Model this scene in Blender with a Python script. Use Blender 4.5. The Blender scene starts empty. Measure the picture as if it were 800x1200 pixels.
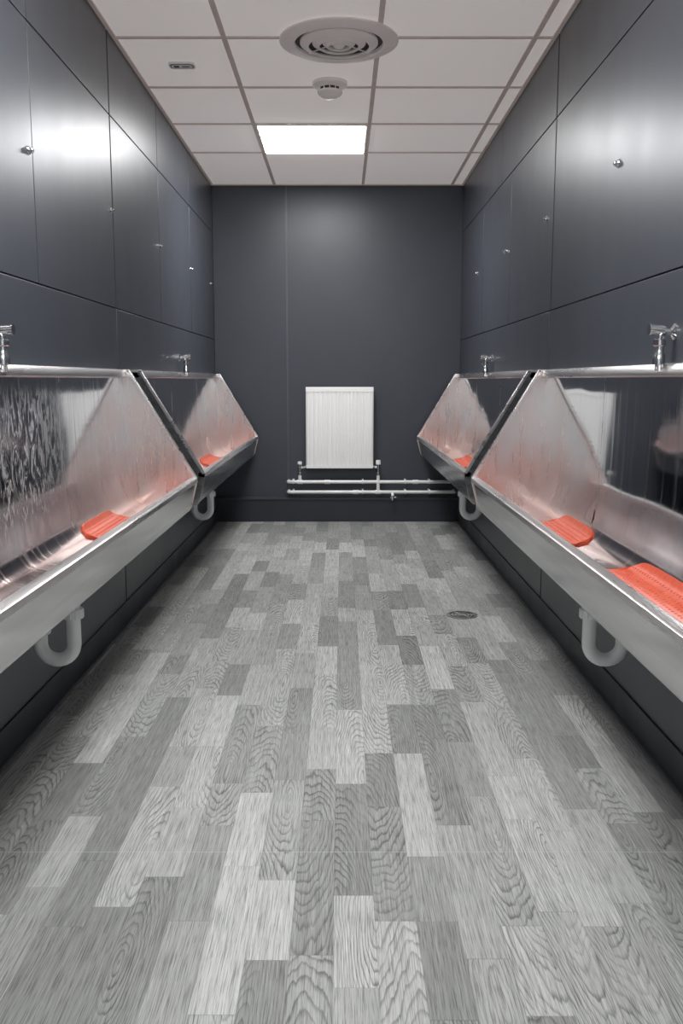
import bpy, math, random
from mathutils import Vector
random.seed(4)
XL,XR,YB,ZC=-0.885,0.83,6.353,2.309
YF=-0.6
# ---------------------------------------------------------------- node helpers
def new_mat(name):
    m=bpy.data.materials.new(name); m.use_nodes=True
    nt=m.node_tree; b=nt.nodes['Principled BSDF']
    return m,nt,b
def N(nt,t,**kw):
    n=nt.nodes.new(t)
    for k,v in kw.items(): setattr(n,k,v)
    return n
def setin(nt,sock,v):
    if isinstance(v,bpy.types.NodeSocket): nt.links.new(v,sock)
    else: sock.default_value=v
def math_(nt,op,a,b=None,c=None,clamp=False):
    n=N(nt,'ShaderNodeMath',operation=op); n.use_clamp=clamp
    setin(nt,n.inputs[0],a)
    if b is not None: setin(nt,n.inputs[1],b)
    if c is not None: setin(nt,n.inputs[2],c)
    return n.outputs[0]
def comb(nt,x,y,z):
    n=N(nt,'ShaderNodeCombineXYZ')
    for i,v in enumerate((x,y,z)): setin(nt,n.inputs[i],v)
    return n.outputs[0]
def noise(nt,vec,scale=5,detail=3,rough=.5,dist=0):
    n=N(nt,'ShaderNodeTexNoise'); nt.links.new(vec,n.inputs['Vector'])
    n.inputs['Scale'].default_value=scale; n.inputs['Detail'].default_value=detail
    n.inputs['Roughness'].default_value=rough; n.inputs['Distortion'].default_value=dist
    return n.outputs['Fac']
def ramp(nt,fac,stops):
    n=N(nt,'ShaderNodeValToRGB'); nt.links.new(fac,n.inputs[0])
    e=n.color_ramp.elements
    while len(e)<len(stops): e.new(.5)
    for i,(p,c) in enumerate(stops):
        e[i].position=p; e[i].color=c if len(c)==4 else (*c,1)
    return n.outputs[0]
def maprange(nt,v,a,b,c,d):
    n=N(nt,'ShaderNodeMapRange'); nt.links.new(v,n.inputs[0])
    for i,x in enumerate((a,b,c,d)): n.inputs[i+1].default_value=x
    return n.outputs[0]
def mixc(nt,fac,a,b,mode='MIX'):
    n=N(nt,'ShaderNodeMix',data_type='RGBA',blend_type=mode)
    setin(nt,n.inputs[0],fac); setin(nt,n.inputs[6],a); setin(nt,n.inputs[7],b)
    return n.outputs[2]
def bump(nt,b,h,strength=.2,dist=.01):
    n=N(nt,'ShaderNodeBump'); n.inputs['Strength'].default_value=strength; n.inputs['Distance'].default_value=dist
    nt.links.new(h,n.inputs['Height']); nt.links.new(n.outputs[0],b.inputs['Normal'])
def objco(nt):
    return N(nt,'ShaderNodeTexCoord').outputs['Object']
def mapped(nt,s):
    mp=N(nt,'ShaderNodeMapping'); mp.inputs['Scale'].default_value=s
    nt.links.new(objco(nt),mp.inputs[0]); return mp.outputs[0]
def simple(name,col,rough=.5,metal=0,var=.06,scale=20,bs=0.0,emit=0):
    m,nt,b=new_mat(name)
    v=mapped(nt,(1,1,1)); f=noise(nt,v,scale,4)
    lo=tuple(c*(1-var) for c in col); hi=tuple(min(1,c*(1+var)) for c in col)
    nt.links.new(ramp(nt,f,[(.3,lo),(.7,hi)]),b.inputs['Base Color'])
    b.inputs['Roughness'].default_value=rough; b.inputs['Metallic'].default_value=metal
    if bs: bump(nt,b,f,bs,.002)
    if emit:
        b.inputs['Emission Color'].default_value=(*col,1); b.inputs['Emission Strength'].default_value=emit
    return m
# ---------------------------------------------------------------- materials
def wall_mat(name,base,r0,r1,spec=.42):
    m,nt,b=new_mat(name)
    f=noise(nt,mapped(nt,(1,1,1)),1.6,5,.6)
    nt.links.new(ramp(nt,f,[(.3,tuple(c*.92 for c in base)),(.7,tuple(c*1.08 for c in base))]),b.inputs['Base Color'])
    g=noise(nt,mapped(nt,(2,2,1.2)),2.5,4,.55)
    nt.links.new(maprange(nt,g,.3,.7,r0,r1),b.inputs['Roughness'])
    b.inputs['Specular IOR Level'].default_value=spec
    bump(nt,b,noise(nt,mapped(nt,(1,1,1)),40,3),.02,.002)
    return m
M_wall=wall_mat('dark_laminate_panel',(.057,.063,.077),.345,.385)
M_gap=simple('panel_gap',(.012,.013,.016),.6)
M_skirt=wall_mat('skirting_paint',(.030,.034,.043),.4,.5)
M_ceil=simple('ceiling_tile',(.84,.805,.785),.9,var=.03,scale=120,bs=.15,emit=.25)  # tiles given a faint glow of their own in place of bounced light
M_tbar=simple('ceiling_tbar',(.50,.44,.41),.5,emit=.12)  # grid bars glow a little too, added to brighten the ceiling
M_white=simple('white_enamel',(.96,.95,.935),.28,var=.01)
M_plast=simple('white_plastic',(.95,.95,.95),.3,var=.01)
M_chrome=simple('chrome',(.82,.82,.83),.12,1)
M_dark=simple('dark_slot',(.04,.038,.036),.6)
M_vent=simple('vent_white',(.78,.745,.72),.45,var=.02,emit=.07)  # slight glow of its own, added as fill
M_trim=simple('sealant_strip',(.14,.14,.15),.5)
M_cover=simple('joint_cover_strip',(.09,.10,.12),.3)
M_grate=simple('drain_steel',(.45,.45,.45),.4,1)
def steel(name,col,r0,r1,scale,warm=None,streak=0,brush=.0,mat_reflect=False):
    m,nt,b=new_mat(name); b.inputs['Metallic'].default_value=1
    big=noise(nt,mapped(nt,(1,1,1)),3.5,4,.6)
    c=ramp(nt,big,[(.3,tuple(x*.9 for x in col)),(.7,col)])
    sx=N(nt,'ShaderNodeSeparateXYZ'); nt.links.new(objco(nt),sx.inputs[0])
    if warm:  # pink mottling, redder lower down: mats' reflection painted into the colour
        w=noise(nt,mapped(nt,(5,5,2.2)),2.2,5,.65)
        wm=ramp(nt,w,[(.35,(0,0,0)),(.65,(1,1,1))])
        c=mixc(nt,wm,c,(*warm,1))
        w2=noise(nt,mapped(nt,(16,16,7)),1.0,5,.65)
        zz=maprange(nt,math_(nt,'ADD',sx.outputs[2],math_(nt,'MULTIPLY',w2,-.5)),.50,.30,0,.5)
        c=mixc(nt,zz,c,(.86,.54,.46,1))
    g=noise(nt,mapped(nt,scale),1,4,.6)
    rough=maprange(nt,g,.3,.7,r0,r1)
    h=math_(nt,'MULTIPLY',g,brush)
    if mat_reflect:  # reddish tint low on the steel: mats' reflection put into the colour
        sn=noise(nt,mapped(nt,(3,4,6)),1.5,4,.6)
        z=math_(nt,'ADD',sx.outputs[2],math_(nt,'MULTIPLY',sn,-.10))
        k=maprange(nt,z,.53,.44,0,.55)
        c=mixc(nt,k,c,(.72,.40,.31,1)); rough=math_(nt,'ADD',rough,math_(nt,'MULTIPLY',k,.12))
        wv=noise(nt,mapped(nt,(1,1.6,2.4)),1.6,1)
        h=math_(nt,'ADD',h,math_(nt,'MULTIPLY',wv,.55))
    if streak:
        s2=noise(nt,mapped(nt,(4,48,1.2)),1.0,3,.6)
        dr=math_(nt,'MULTIPLY',ramp(nt,s2,[(.57,(0,0,0)),(.66,(1,1,1))]),.16 if streak==2 else .05)
        msk=dr
        if streak==2:
            s=noise(nt,mapped(nt,(20,24,9)),1.0,6,.62,3.0)
            st=ramp(nt,s,[(.50,(0,0,0)),(.60,(1,1,1))])
            mk=maprange(nt,sx.outputs[1],2.85,2.5,0,1); mz=maprange(nt,sx.outputs[2],1.0,.90,0,1); mz2=maprange(nt,sx.outputs[2],.54,.64,0,1)
            mm=math_(nt,'MULTIPLY',math_(nt,'MULTIPLY',math_(nt,'MULTIPLY',st,mk),mz),math_(nt,'MULTIPLY',mz2,.34))
            msk=math_(nt,'MAXIMUM',mm,dr)
        rough=math_(nt,'ADD',rough,math_(nt,'MULTIPLY',msk,.7))
        c=mixc(nt,msk,c,(.95,.95,.97,1))
        h=math_(nt,'ADD',h,math_(nt,'MULTIPLY',msk,.05))
        b2=math_(nt,'SUBTRACT',1.0,math_(nt,'MULTIPLY',msk,.75)); nt.links.new(b2,b.inputs['Metallic'])
    setin(nt,b.inputs['Base Color'],c)
    nt.links.new(rough,b.inputs['Roughness'])
    if brush or mat_reflect: bump(nt,b,h,.5,.01)
    return m
M_splash_wet=steel('wet_polished_steel',(.66,.67,.69),.06,.11,(6,70,2),streak=2,mat_reflect=True)
M_splash=steel('polished_steel',(.66,.67,.69),.035,.08,(6,60,2),streak=1,mat_reflect=True)
M_end=steel('mat_reflect_steel',(.86,.84,.83),.25,.34,(60,60,3),warm=(.86,.75,.71))  # end panels, with the pink reflection of the mats coloured in
M_fascia=steel('brushed_steel',(.68,.68,.69),.14,.24,(30,1,60))
M_rim=steel('steel_rim',(.90,.86,.845),.24,.34,(20,1,20))
M_mat,nt,b=new_mat('orange_rubber'); f=noise(nt,mapped(nt,(1,1,1)),60,4)
nt.links.new(ramp(nt,f,[(.3,(.56,.068,.028)),(.7,(.70,.12,.05))]),b.inputs['Base Color']); b.inputs['Roughness'].default_value=.4
M_light,nt,b=new_mat('led_diffuser')
b.inputs['Base Color'].default_value=(.9,.9,.9,1); b.inputs['Emission Color'].default_value=(.985,.99,1,1); b.inputs['Emission Strength'].default_value=33
# floor
M_floor,nt,b=new_mat('grey_wood_vinyl')
sx=N(nt,'ShaderNodeSeparateXYZ'); nt.links.new(objco(nt),sx.inputs[0]); X,Y=sx.outputs[0],sx.outputs[1]
def white(nt,vec):
    n=N(nt,'ShaderNodeTexWhiteNoise',noise_dimensions='3D'); nt.links.new(vec,n.inputs['Vector']); return n.outputs['Value'],n.outputs['Color']
PL=.76; PW=.077
u=math_(nt,'DIVIDE',math_(nt,'ADD',X,.0146+7.7),PW)
sid=math_(nt,'FLOOR',u); fu=math_(nt,'FRACT',u)
o1,_=white(nt,comb(nt,sid,5.3,7.1))
v=math_(nt,'ADD',math_(nt,'DIVIDE',Y,PL),math_(nt,'MULTIPLY',o1,17.0))
cid=math_(nt,'FLOOR',v); fv=math_(nt,'FRACT',v)
sp,_=white(nt,comb(nt,sid,cid,1.7)); sp=math_(nt,'MULTIPLY_ADD',sp,.44,.28)
sub=math_(nt,'GREATER_THAN',fv,sp)
pid=math_(nt,'MULTIPLY_ADD',cid,2.0,sub)
tone,rc=white(nt,comb(nt,sid,pid,6.6))
rs=N(nt,'ShaderNodeSeparateXYZ'); nt.links.new(rc,rs.inputs[0])
gx=math_(nt,'MULTIPLY_ADD',rs.outputs[0],31.0,X); gy=math_(nt,'MULTIPLY_ADD',rs.outputs[1],47.0,Y)
cx_=math_(nt,'SUBTRACT',fu,math_(nt,'MULTIPLY_ADD',rs.outputs[0],1.0,.0))
cy_=math_(nt,'MULTIPLY',math_(nt,'SUBTRACT',fv,math_(nt,'MULTIPLY_ADD',rs.outputs[1],1.0,.0)),PL*1.9)
r2=math_(nt,'SQRT',math_(nt,'ADD',math_(nt,'MULTIPLY',cx_,cx_),math_(nt,'MULTIPLY',cy_,cy_)))
wob=noise(nt,comb(nt,math_(nt,'MULTIPLY',gx,14.0),math_(nt,'MULTIPLY',gy,2.8),0.0),1.0,2,.45)
jit=noise(nt,comb(nt,math_(nt,'MULTIPLY',gx,150.0),math_(nt,'MULTIPLY',gy,14.0),4.0),1.0,2,.5)
wj=math_(nt,'MULTIPLY_ADD',jit,.050,math_(nt,'MULTIPLY',wob,.55))
ph=math_(nt,'ADD',wj,r2)
straight=math_(nt,'ADD',math_(nt,'MULTIPLY',cx_,1.1),wj)
iscath=math_(nt,'GREATER_THAN',rs.outputs[2],.46)
ph=math_(nt,'ADD',math_(nt,'MULTIPLY',ph,iscath),math_(nt,'MULTIPLY',straight,math_(nt,'SUBTRACT',1.0,iscath)))
rings=math_(nt,'FRACT',math_(nt,'MULTIPLY',ph,13.0))
ringm=ramp(nt,rings,[(0.0,(0,0,0)),(.55,(.08,.08,.08)),(.86,(1,1,1)),(1.0,(0,0,0))])
fade=noise(nt,comb(nt,math_(nt,'MULTIPLY',gx,18.0),math_(nt,'MULTIPLY',gy,4.0),7.0),1.0,2,.5)
amp=math_(nt,'MULTIPLY',math_(nt,'MULTIPLY_ADD',iscath,.40,.18),maprange(nt,fade,.35,.62,.35,1.15))
cath=math_(nt,'MULTIPLY',ringm,amp)
fine=noise(nt,comb(nt,math_(nt,'MULTIPLY',gx,480.0),math_(nt,'MULTIPLY',gy,12.0),0.0),1.0,3,.65)
med=noise(nt,comb(nt,math_(nt,'MULTIPLY',gx,140.0),math_(nt,'MULTIPLY',gy,3.2),0.0),1.0,5,.65)
base=ramp(nt,tone,[(0.0,(.275,.279,.266)),(.35,(.35,.354,.338)),(.6,(.44,.446,.425)),(1.0,(.57,.576,.55))])
k=math_(nt,'SUBTRACT',1.0,cath)
finek=ramp(nt,fine,[(.36,(.50,.50,.50)),(.52,(1.0,1.0,1.0))])
medk=math_(nt,'MULTIPLY_ADD',med,1.2,.44)
kk=math_(nt,'MULTIPLY',math_(nt,'MULTIPLY',k,finek),medk)
e1=math_(nt,'GREATER_THAN',math_(nt,'ABSOLUTE',math_(nt,'SUBTRACT',fu,.5)),.488)
e2=math_(nt,'LESS_THAN',math_(nt,'ABSOLUTE',math_(nt,'SUBTRACT',fv,sp)),.0018)
e3=math_(nt,'LESS_THAN',fv,.0018)
e=math_(nt,'MAXIMUM',math_(nt,'MAXIMUM',e1,e2),e3)
kk=math_(nt,'MULTIPLY',kk,math_(nt,'MULTIPLY_ADD',e,-.2,1.0))
col=mixc(nt,1.0,base,comb(nt,kk,kk,kk),'MULTIPLY')
sv=math_(nt,'FRACT',math_(nt,'DIVIDE',math_(nt,'ADD',Y,11.7-1.79),1.17))
seam=math_(nt,'LESS_THAN',sv,.0020)
col=mixc(nt,math_(nt,'MULTIPLY',seam,.4),col,(.60,.60,.58,1))
nt.links.new(col,b.inputs['Base Color'])
nt.links.new(math_(nt,'MULTIPLY_ADD',fine,.15,.38),b.inputs['Roughness'])
b.inputs['Specular IOR Level'].default_value=.35
bump(nt,b,kk,.12,.002)
# ---------------------------------------------------------------- mesh builder
class MB:
    def __init__(s): s.v=[];s.f=[];s.m=[];s.sm=[]
    def add(s,vs,fs,m=0,smooth=False):
        o=len(s.v); s.v+=[tuple(p) for p in vs]
        for f in fs: s.f.append([i+o for i in f]); s.m.append(m); s.sm.append(smooth)
    def box(s,x0,x1,y0,y1,z0,z1,m=0):
        vs=[(x,y,z) for x in(x0,x1) for y in(y0,y1) for z in(z0,z1)]
        s.add(vs,[(0,1,3,2),(4,6,7,5),(0,4,5,1),(2,3,7,6),(0,2,6,4),(1,5,7,3)],m)
    def prism(s,poly,axis,a,b,m=0,cap=True,smooth=False,close=True):
        def P(p,t): return (p[0],t,p[1]) if axis=='y' else ((p[0],p[1],t) if axis=='z' else (t,p[0],p[1]))
        n=len(poly); vs=[P(p,a) for p in poly]+[P(p,b) for p in poly]
        fs=[(i,(i+1)%n,n+(i+1)%n,n+i) for i in range(n if close else n-1)]
        if cap and not smooth: fs+=[tuple(range(n)),tuple(range(2*n-1,n-1,-1))]
        s.add(vs,fs,m,smooth)
    def tube(s,path,r,m=0,seg=20,cap=True):
        path=[Vector(p) for p in path]; n=len(path)
        rs=r if isinstance(r,(list,tuple)) else [r]*n
        T=[]
        for i in range(n):
            a=path[max(0,i-1)];c=path[min(n-1,i+1)]; T.append((c-a).normalized())
        up=Vector((0,1,0)) if abs(T[0].y)<.9 else Vector((1,0,0))
        nrm=T[0].cross(up).normalized(); vs=[]
        for i in range(n):
            nrm=(nrm-T[i]*nrm.dot(T[i])).normalized(); bn=T[i].cross(nrm)
            for k in range(seg):
                a=2*math.pi*k/seg; vs.append(path[i]+(nrm*math.cos(a)+bn*math.sin(a))*rs[i])
        fs=[(i*seg+k,i*seg+(k+1)%seg,(i+1)*seg+(k+1)%seg,(i+1)*seg+k) for i in range(n-1) for k in range(seg)]
        s.add(vs,fs,m,True)
        if cap:
            s.add(vs[:seg],[tuple(range(seg))],m); s.add(vs[-seg:],[tuple(range(seg))],m)
    def cyl(s,p0,p1,r,m=0,seg=24):
        s.tube([p0,p1],r,m,seg)
    def lathe(s,c,prof,m=0,seg=48,axis='z',smooth=True):
        vs=[]
        for r,h in prof:
            for k in range(seg):
                a=2*math.pi*k/seg; p,q=r*math.cos(a),r*math.sin(a)
                vs.append((c[0]+p,c[1]+q,c[2]+h) if axis=='z' else (c[0]+h,c[1]+p,c[2]+q))
        n=len(prof)
        s.add(vs,[(i*seg+k,i*seg+(k+1)%seg,(i+1)*seg+(k+1)%seg,(i+1)*seg+k) for i in range(n-1) for k in range(seg)],m,smooth)
    def build(s,name,mats,bevel=0):
        me=bpy.data.meshes.new(name); me.from_pydata(s.v,[],s.f)
        for mt in mats: me.materials.append(mt)
        for i,p in enumerate(me.polygons): p.material_index=s.m[i]; p.use_smooth=s.sm[i]
        me.validate(); me.update()
        import bmesh
        bm=bmesh.new(); bm.from_mesh(me); bmesh.ops.recalc_face_normals(bm,faces=bm.faces); bm.to_mesh(me); bm.free()
        try: me.set_sharp_from_angle(angle=math.radians(38))
        except Exception: pass
        o=bpy.data.objects.new(name,me); bpy.context.collection.objects.link(o)
        if bevel:
            bv=o.modifiers.new('bevel','BEVEL'); bv.width=bevel; bv.segments=2; bv.limit_method='ANGLE'; bv.angle_limit=math.radians(50)
        return o
# ---------------------------------------------------------------- room shell
mb=MB(); mb.box(XL-.15,XR+.15,YF,YB+.15,-.08,0); mb.build('floor',[M_floor])
def side_wall(name,xw,sg,rows):
    mb=MB(); t=.012
    x0,x1=sorted((xw-sg*t,xw-sg*.12)); mb.box(x0,x1,YF,YB+.12,0,ZC+.05,1)
    for z0,z1,js in rows:
        ys=[YF]+js+[YB]
        for a,b in zip(ys[:-1],ys[1:]):
            g=.0022; ga=.007 if abs(a-3.6)<.06 else g; gb=.007 if abs(b-3.6)<.06 else g
            x0,x1=sorted((xw,xw-sg*t)); mb.box(x0,x1,a+ga,b-gb,z0+g,z1-g,0)
    return mb.build(name,[M_wall,M_gap],.0015)
side_wall('wall_left',XL,1,[(0,1.277,[1.2,3.6,6.0]),(1.277,2.0,[.9,1.8,2.69,3.6,4.5,5.4]),(2.0,ZC,[1.2,2.69,3.6,4.5,5.4])])
side_wall('wall_right',XR,-1,[(0,1.272,[1.25,3.65,6.0]),(1.272,2.0,[1.25,3.64,4.55,5.42]),(2.0,ZC,[1.25,2.45,3.64,4.85])])
mb=MB(); mb.box(XL-.12,XR+.12,YB+.012,YB+.12,0,ZC+.05,1)
for a,b in ((XL,-.378),(-.378,XR)): mb.box(a+.001,b-.0015 if b<0 else b,YB,YB+.012,0,ZC,0)
mb.build('wall_back',[M_wall,M_gap],.0015)
mb=MB(); mb.box(-.384,-.372,YB-.005,YB,.174,ZC,0); mb.build('trim_1',[M_cover],.002)
mb=MB(); mb.box(XL,XR,YB-.055,YB,.0,.172,0); mb.box(XL,XR,YB-.062,YB,.158,.174,1); mb.build('baseboard_back',[M_skirt,M_wall],.003)
for nm,xw,sg in(('baseboard_left',XL,1),('baseboard_right',XR,-1)):
    mb=MB(); x0,x1=sorted((xw,xw+sg*.006)); mb.box(x0,x1,YF,YB-.06,0,.10,0)
    x0,x1=sorted((xw,xw+sg*.014)); mb.box(x0,x1,YF,YB-.062,0,.008,1); mb.build(nm,[M_skirt,M_trim],.001)
gx=[-.455,.145,.75]; gy=[6.353,5.474,4.885,4.296,3.70,3.10,2.50,1.90,1.30,.70,.10,-.5]
mb=MB(); mb.box(XL-.12,XR+.12,YF,YB+.12,ZC+.004,ZC+.08,0)
w=.010
for x in gx: mb.box(x-w,x+w,YF,YB,ZC-.002,ZC+.004,1)
for y in gy[1:]: mb.box(XL,XR,y-w*.8,y+w*.8,ZC-.0015,ZC+.004,1)
for xa,xb in((XL,XL+.014),(XR-.014,XR)): mb.box(xa,xb,YF,YB,ZC-.003,ZC+.004,1)
mb.box(XL,XR,YB-.014,YB,ZC-.003,ZC+.004,1)
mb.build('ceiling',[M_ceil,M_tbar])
def light(y0,y1):
    mb=MB(); a,b=-.455+.013,.145-.013; mb.box(a,b,y0+.013,y1-.013,ZC-.006,ZC+.003,1)
    mb.box(a+.008,b-.008,y0+.020,y1-.020,ZC-.009,ZC-.0062,0); mb.build('ceiling_light_panel',[M_light,M_white])
light(4.885,5.474); light(1.90,2.50); light(-.5,.10)
# ---------------------------------------------------------------- troughs
INNER=[(.016,1.012),(.017,.95),(.018,.87),(.020,.79),(.022,.72),(.025,.66),(.029,.61),(.034,.57),(.043,.537),(.058,.515),(.080,.502),(.11,.497),(.15,.496),(.19,.498),(.225,.506),(.248,.522),(.262,.548),(.270,.575),(.275,.603)]
def basin_z(d):
    for (a,za),(b,zb) in zip(INNER[:-1],INNER[1:]):
        if a<=d<=b: return za+(zb-za)*(d-a)/(b-a)
    return .5
def trough(xw,sg,y0,y1,wet):
    mb=MB(); P=lambda L:[(xw+sg*d,z) for d,z in L]
    th=.004
    mb.prism(P(INNER),'y',y0+th,y1-th,0,cap=False,smooth=True,close=False)
    mb.prism(P([(0.001,1.040),(.018,1.040),(.024,1.038),(.038,1.016),(.038,1.010),(.030,1.007),(0.001,1.007)]),'y',y0,y1,2)
    mb.prism(P([(.274,.603),(.277,.609),(.298,.609),(.304,.605),(.304,.590),(.300,.587),(.274,.590)]),'y',y0,y1,2)
    outer=[(.299,.588),(.276,.488),(.266,.472),(.20,.456),(.05,.44),(0.001,.44)]
    mb.prism(P(outer),'y',y0+th*.5,y1-th*.5,3,cap=False,close=False)
    for ys in (y0+(y1-y0)*.33,y0+(y1-y0)*.66):
        q=[(d+.0006,z) for d,z in INNER[:9]]; mb.prism(P(q+[(d-.002,z) for d,z in reversed(q)]),'y',ys-.0012,ys+.0012,2)
    poly=[(0.001,1.038),(.045,1.038),(.304,.606),(.304,.588),(.278,.488),(.266,.470),(.05,.436),(0.001,.436)]
    for ya,inn in((y0,1),(y1,-1)):
        a,b=sorted((ya,ya+inn*.002)); mb.prism(P(poly),'y',a,b,3)
        a,b=sorted((ya+inn*.002,ya+inn*.004)); mb.prism(P(poly),'y',a,b,1)
        d0,z0,d1,z1=.045,1.040,.304,.607
        L=math.hypot(d1-d0,z1-z0); nx,nz=-(z1-z0)/L,(d1-d0)/L
        q=[(d0,z0),(d1,z1),(d1-nx*.012,z1-nz*.012),(d0-nx*.012,z0-nz*.012)]
        a,b=sorted((ya-inn*.004,ya+inn*.016)); mb.prism(P(q),'y',a,b,2)
        mb.prism(P([(0.001,1.040),(.046,1.040),(.046,1.030),(0.001,1.030)]),'y',a,b,2)
    for ys in (y0+.25,y1-.25):
        mb.prism(P([(0.001,.44),(.14,.448),(0.001,.36)]),'y',ys-.012,ys+.012,3)
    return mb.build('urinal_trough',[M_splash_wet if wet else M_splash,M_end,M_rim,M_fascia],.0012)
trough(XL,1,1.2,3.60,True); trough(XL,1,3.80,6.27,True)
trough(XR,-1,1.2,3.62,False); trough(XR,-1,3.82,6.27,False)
def mat_(xw,sg,y,hl):
    mb=MB(); nu,nv=26,40; d0,d1=.044,.216
    vs=[]
    for layer in(.0006,.0065):
        for j in range(nv+1):
            t=-1+2*j/nv
            hw=(1-abs(t)**8)**.35*.72+.28
            for i in range(nu+1):
                s_=-1+2*i/nu
                d=(d0+d1)/2+(d1-d0)/2*s_*hw
                yy=y+t*hl*(1-abs(s_)**6*.05)
                z=basin_z(d); z2=basin_z(d+.002); sl=math.atan2(z2-z,.002)
                vs.append((xw+sg*(d-math.sin(sl)*layer),yy,z+math.cos(sl)*layer))
    W=nu+1;M=W*(nv+1); fs=[]
    for j in range(nv):
        for i in range(nu):
            a=j*W+i; fs.append((a,a+1,a+W+1,a+W)); fs.append((M+a,M+a+W,M+a+W+1,M+a+1))
    for j in range(nv):
        for i in(0,nu): a=j*W+i; fs.append((a,a+W,M+a+W,M+a))
    for i in range(nu):
        for j in(0,nv): a=j*W+i; fs.append((a,a+1,M+a+1,M+a))
    mb.add(vs,fs,0,True)
    ny=int(hl*2/.018)
    for i in range(9):
        d=d0+.020+i*.0165
        for j in range(1,ny-2):
            yy=y-hl+.018*(j+1)+(.009 if i%2 else 0)
            z=basin_z(d); sl=math.atan2(basin_z(d+.002)-z,.002); nx,nz=-math.sin(sl),math.cos(sl)
            q=[(xw+sg*(d+nx*h),yy,z+nz*h) for h in(.006,.0078,.0086)]
            mb.tube(q,[.0045,.0036,.002],0,8)
    mb.build('urinal_mat',[M_mat])
for y,h in ((1.50,.15),(3.02,.22),(4.35,.18),(5.50,.26)): mat_(XL,1,y,h)
for y,h in ((2.05,.28),(2.92,.22),(4.35,.18),(5.40,.26)): mat_(XR,-1,y,h)
def trap(xw,sg,y):
    mb=MB(); X=lambda d:xw+sg*d
    r=.0195; d1,d2=.140,.046; zc=.272; R=(d1-d2)/2
    path=[(X(d1),y,.450),(X(d1),y,.40),(X(d1),y,.33),(X(d1),y,zc)]
    for i in range(1,16):
        a=-math.pi*i/16; path.append((X((d1+d2)/2+R*math.cos(a)),y,zc+R*math.sin(a)))
    path+=[(X(d2),y,zc),(X(d2),y,.335)]
    for i in range(1,9):
        a=math.pi/2*i/8; path.append((X(d2-.03*(1-math.cos(a))),y,.335+.03*math.sin(a)))
    path.append((X(.001),y,.365))
    mb.tube(path,r,0,24)
    for d,za,zb in((d1,.405,.435),(d1,.345,.372),(d2,.300,.328)):
        mb.lathe((X(d),y,0),[(r,za),(.0275,za),(.0285,za+.004),(.0285,zb-.004),(.0265,zb),(r,zb)],0,32)
        for k in range(12):
            a=2*math.pi*k/12; px,py=X(d)+.028*math.cos(a),y+.028*math.sin(a)
            mb.cyl((px,py,za+.003),(px,py,zb-.003),.0025,0,8)
    mb.lathe((X(d1),y,0),[(.034,.442),(.034,.450),(.0,.450)],0,32)
    mb.lathe((X(.001),y,.365),[(.034,0),(.034,sg*.006),(.022,sg*.010)],0,32,axis='x')
    mb.build('drain_trap_pipe',[M_plast])
for y in(2.42,5.05): trap(XL,1,y); trap(XR,-1,y)
def flush(xw,sg,y):
    mb=MB(); X=lambda d:xw+sg*d; z=1.118
    path=[(X(0),y,z),(X(.022),y,z)]+[(X(.022+.016*math.sin(a)),y,z-.016*(1-math.cos(a))) for a in [math.pi/2*i/6 for i in range(1,7)]]+[(X(.038),y,1.07),(X(.038),y,1.03),(X(.038),y,1.02)]
    mb.tube(path,.0085,0,20)
    mb.lathe((X(0),y,z),[(.020,0),(.020,sg*.004),(.012,sg*.009),(.009,sg*.012)],0,28,axis='x')
    mb.lathe((X(.038),y,0),[(.0085,1.036),(.015,1.038),(.015,1.060),(.0115,1.066),(.0115,1.082),(.0155,1.085),(.0155,1.098),(.009,1.101)],0,28)
    mb.cyl((X(.028),y,1.122),(X(.062),y,1.124),.0115,0); mb.cyl((X(.062),y,1.124),(X(.066),y,1.124),.014,0)
    mb.build('flush_pipe_fitting',[M_chrome])
for y in(2.28,4.95): flush(XL,1,y)
for y in(2.27,5.0): flush(XR,-1,y)
def stud(xw,sg,y,z):
    mb=MB()
    mb.lathe((xw,y,z),[(.0125,0),(.0125,sg*.003),(.010,sg*.006),(.0075,sg*.0065),(.0075,sg*.013),(.005,sg*.016),(0,sg*.017)],0,24,axis='x')
    mb.lathe((xw,y,z),[(.0045,sg*.0165),(0,sg*.0178)],1,16,axis='x')
    mb.build('flush_sensor',[M_chrome,M_dark])
for y in(2.65,3.56,4.50,5.40,6.20): stud(XL,1,y,1.64)
for y in(2.806,3.748,4.68,5.6): stud(XR,-1,y,1.64)
# ---------------------------------------------------------------- radiator
mb=MB(); x0,x1,z0,z1=-.246,.220,.385,.950; yf=6.262
mb.box(x0+.004,x1-.004,yf+.012,yf+.022,z0+.005,z1-.014,0)
prof=[(x0+.006,yf+.012)]; nfl=14; span=(x1-x0-.028); p=span/nfl
prof.append((x0+.006,yf+.003)); 
for i in range(nfl):
    a=x0+.014+i*p
    prof+= [(a+p*.04,yf+.008),(a+p*.16,yf+.008),(a+p*.30,yf),(a+p*.86,yf),(a+p*.98,yf+.008)]
prof+=[(x1-.006,yf+.003),(x1-.006,yf+.012)]
mb.prism(prof,'z',z0+.018,z1-.030,0)
mb.box(x0,x1,yf-.001,yf+.010,z0,z0+.020,0); mb.box(x0,x1,yf-.001,yf+.010,z1-.034,z1-.012,0)
for a in(x0-.002,x1-.002): mb.box(a,a+.004,yf+.001,yf+.066,z0+.01,z1,0)
mb.box(x0,x1,yf+.001,yf+.004,z1-.014,z1,0); mb.box(x0,x1,yf+.062,yf+.066,z1-.014,z1,0)
for i in range(40):
    a=x0+.006+i*(x1-x0-.012)/40; mb.box(a,a+.005,yf+.004,yf+.062,z1-.006,z1-.002,0)
mb.box(x0+.01,x1-.01,yf+.05,yf+.058,z0+.01,z1-.02,0)
for i in range(30):
    a=x0+.02+i*(x1-x0-.04)/30; mb.box(a,a+.001,yf+.022,yf+.050,z0+.04,z1-.04,0)
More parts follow.
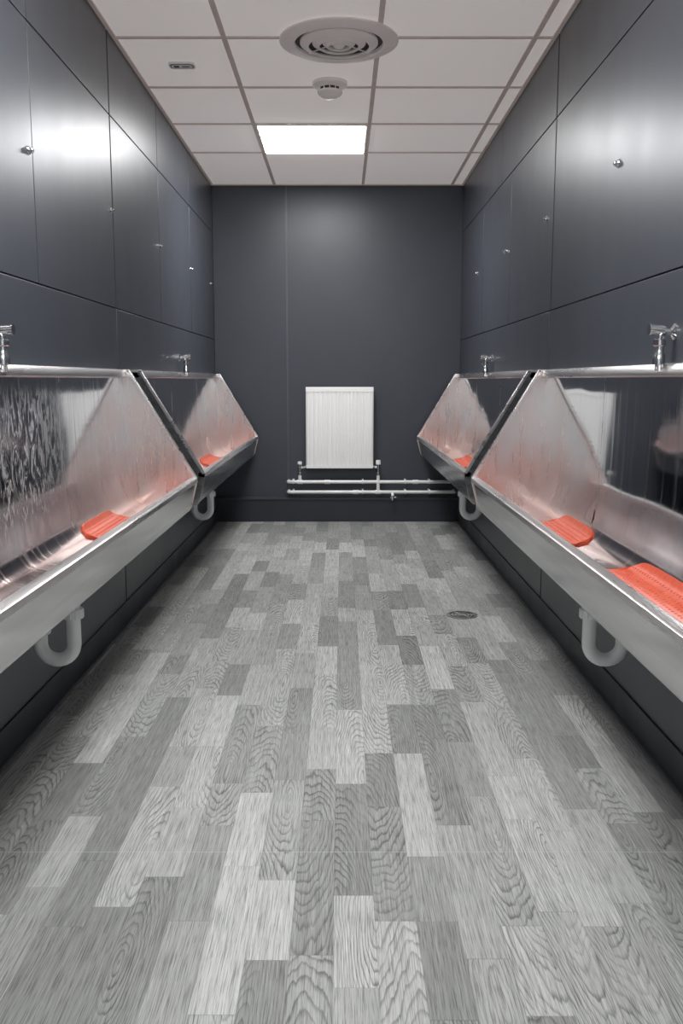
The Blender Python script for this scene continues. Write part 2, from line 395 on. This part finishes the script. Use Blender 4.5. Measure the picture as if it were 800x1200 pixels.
for a in(x0+.08,x1-.10): mb.box(a,a+.02,yf+.05,YB,z0+.08,z1-.08,0)
mb.build('radiator',[M_white],.0012)
mb=MB(); yp=6.275; r=.0115; za,zb=.288,.216
for zz in (za,zb):
    mb.tube([(-.375,YB,zz),(-.375,yp+.012,zz),(-.368,yp+.003,zz),(-.355,yp,zz),(.78,yp,zz),(.795,yp+.004,zz),(.800,yp+.02,zz),(.80,YB,zz)],r)
xa,xb=-.293,.258
mb.cyl((xa,yp,za),(xa,yp,.345),r); mb.cyl((xb,yp,zb),(xb,yp,.36),r)
for x,z in((xa,za),(xb,zb),(.52,za),(.10,zb),(-.1,za)): mb.cyl((x-.02,yp,z),(x+.02,yp,z),.0145)
for x in(xa,xb):
    mb.lathe((x,yp,0),[(.011,.335),(.016,.338),(.016,.352),(.012,.356),(.012,.392),(.015,.395),(.015,.412),(.0,.414)],1,24)
    mb.cyl((x,yp+.002,.385),(x+(.045 if x<0 else -.036),yp+.002,.398),.009,1)
mb.lathe((xb,yp,0),[(.017,.412),(.017,.436),(.014,.442),(0,.442)],0,24)
mb.lathe((xa,yp,0),[(.015,.412),(.015,.428),(.012,.432),(0,.432)],0,24)
mb.cyl((.36,yp,zb),(.36,yp-.02,zb-.03),.010,0); mb.cyl((.36,yp-.02,zb-.022),(.36,yp-.02,zb-.055),.012,1); mb.cyl((.345,yp-.02,zb-.035),(.385,yp-.02,zb-.035),.007,1)
for x in(-.34,.15,.45,.62):
    for z in(za,zb): mb.box(x-.006,x+.006,yp,YB,z-.014,z+.014,0)
mb.build('radiator_pipework',[M_white,M_chrome])
# ---------------------------------------------------------------- ceiling items
mb=MB(); c=(-.01,3.72,ZC-.002)
mb.lathe(c,[(.232,0),(.232,-.006),(.215,-.014),(.178,-.018),(.172,-.014),(.172,-.001)],0,72)
mb.lathe(c,[(.175,-.0015),(0,-.0015)],1,64)
for ro,ri in((.152,.118),(.104,.076),(.064,.042)):
    mb.lathe(c,[(ro,-.004),(ro,-.012),(ri+.004,-.026),(ri,-.026),(ri,-.020),(ro-.006,-.004)],0,64)
mb.lathe(c,[(.030,-.002),(.030,-.012),(.018,-.026),(0,-.028)],0,48)
for k in range(4):
    a=math.pi/4+k*math.pi/2
    mb.cyl((c[0]+.03*math.cos(a),c[1]+.03*math.sin(a),c[2]-.006),(c[0]+.172*math.cos(a),c[1]+.172*math.sin(a),c[2]-.006),.003,0,8)
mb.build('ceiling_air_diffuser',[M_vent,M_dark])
mb=MB(); c=(-.052,4.22,ZC-.0015)
mb.lathe(c,[(.078,0),(.078,-.014),(.070,-.022),(.060,-.024),(.054,-.026)],0,56)
mb.lathe(c,[(.046,-.024),(.046,-.038)],1,40)
for k in range(12):
    a=2*math.pi*k/12; mb.box(c[0]+.05*math.cos(a)-.002,c[0]+.05*math.cos(a)+.002,c[1]+.05*math.sin(a)-.002,c[1]+.05*math.sin(a)+.002,c[2]-.040,c[2]-.023,0)
mb.lathe(c,[(.056,-.038),(.056,-.046),(.046,-.058),(.030,-.066),(0,-.068)],0,56)
mb.build('smoke_detector',[M_vent,M_dark])
mb=MB(); cx,cy=-.67,4.0
pts=[]
for (sx_,sy_,a0) in((1,1,0),(-1,1,90),(-1,-1,180),(1,-1,270)):
    for i in range(7):
        a=math.radians(a0+15*i); pts.append((cx+sx_*.033+.022*math.cos(a),cy+sy_*.012+.022*math.sin(a)))
mb.prism(pts,'z',ZC-.006,ZC+.003,0)
q=[(cx+(x-cx)*.86,cy+(y-cy)*.80) for x,y in pts]; mb.prism(q,'z',ZC-.0066,ZC-.005,1); q=[(cx+(x-cx)*.80,cy+(y-cy)*.70) for x,y in pts]; mb.prism(q,'z',ZC-.0074,ZC-.005,0)
mb.box(cx-.034,cx-.012,cy-.010,cy+.010,ZC-.0080,ZC-.005,1); mb.box(cx+.000,cx+.030,cy-.005,cy+.005,ZC-.0080,ZC-.005,1)
mb.build('ceiling_cable_outlet',[M_white,M_dark])
mb=MB(); c=(.516,3.74,0)
mb.lathe(c,[(.066,.0005),(.066,.003),(.054,.0035),(.054,.001)],0,48)
mb.lathe(c,[(.054,.001),(0,.001)],1,40)
for r in(.042,.028,.014): mb.lathe(c,[(r+.004,.001),(r+.004,.003),(r-.003,.003),(r-.003,.001)],0,40)
for k in range(6):
    a=k*math.pi/3; mb.tube([(c[0],c[1],.002),(c[0]+.054*math.cos(a),c[1]+.054*math.sin(a),.002)],.0022,0,8)
mb.build('floor_drain_grate',[M_grate,M_dark])
# ---------------------------------------------------------------- world, camera
w=bpy.data.worlds.new('World'); bpy.context.scene.world=w; w.use_nodes=True
w.node_tree.nodes['Background'].inputs[0].default_value=(.97,.98,1,1); w.node_tree.nodes['Background'].inputs[1].default_value=.65
cam=bpy.data.cameras.new('Camera'); co=bpy.data.objects.new('Camera',cam); bpy.context.collection.objects.link(co)
cam.sensor_fit='HORIZONTAL'; cam.sensor_width=24; cam.lens=31.5; cam.clip_start=.05
co.location=(0,0,1.0); co.rotation_euler=(math.radians(90-8.4),0,0)
bpy.context.scene.camera=co
try: bpy.context.scene.view_settings.view_transform='Standard'
except: pass
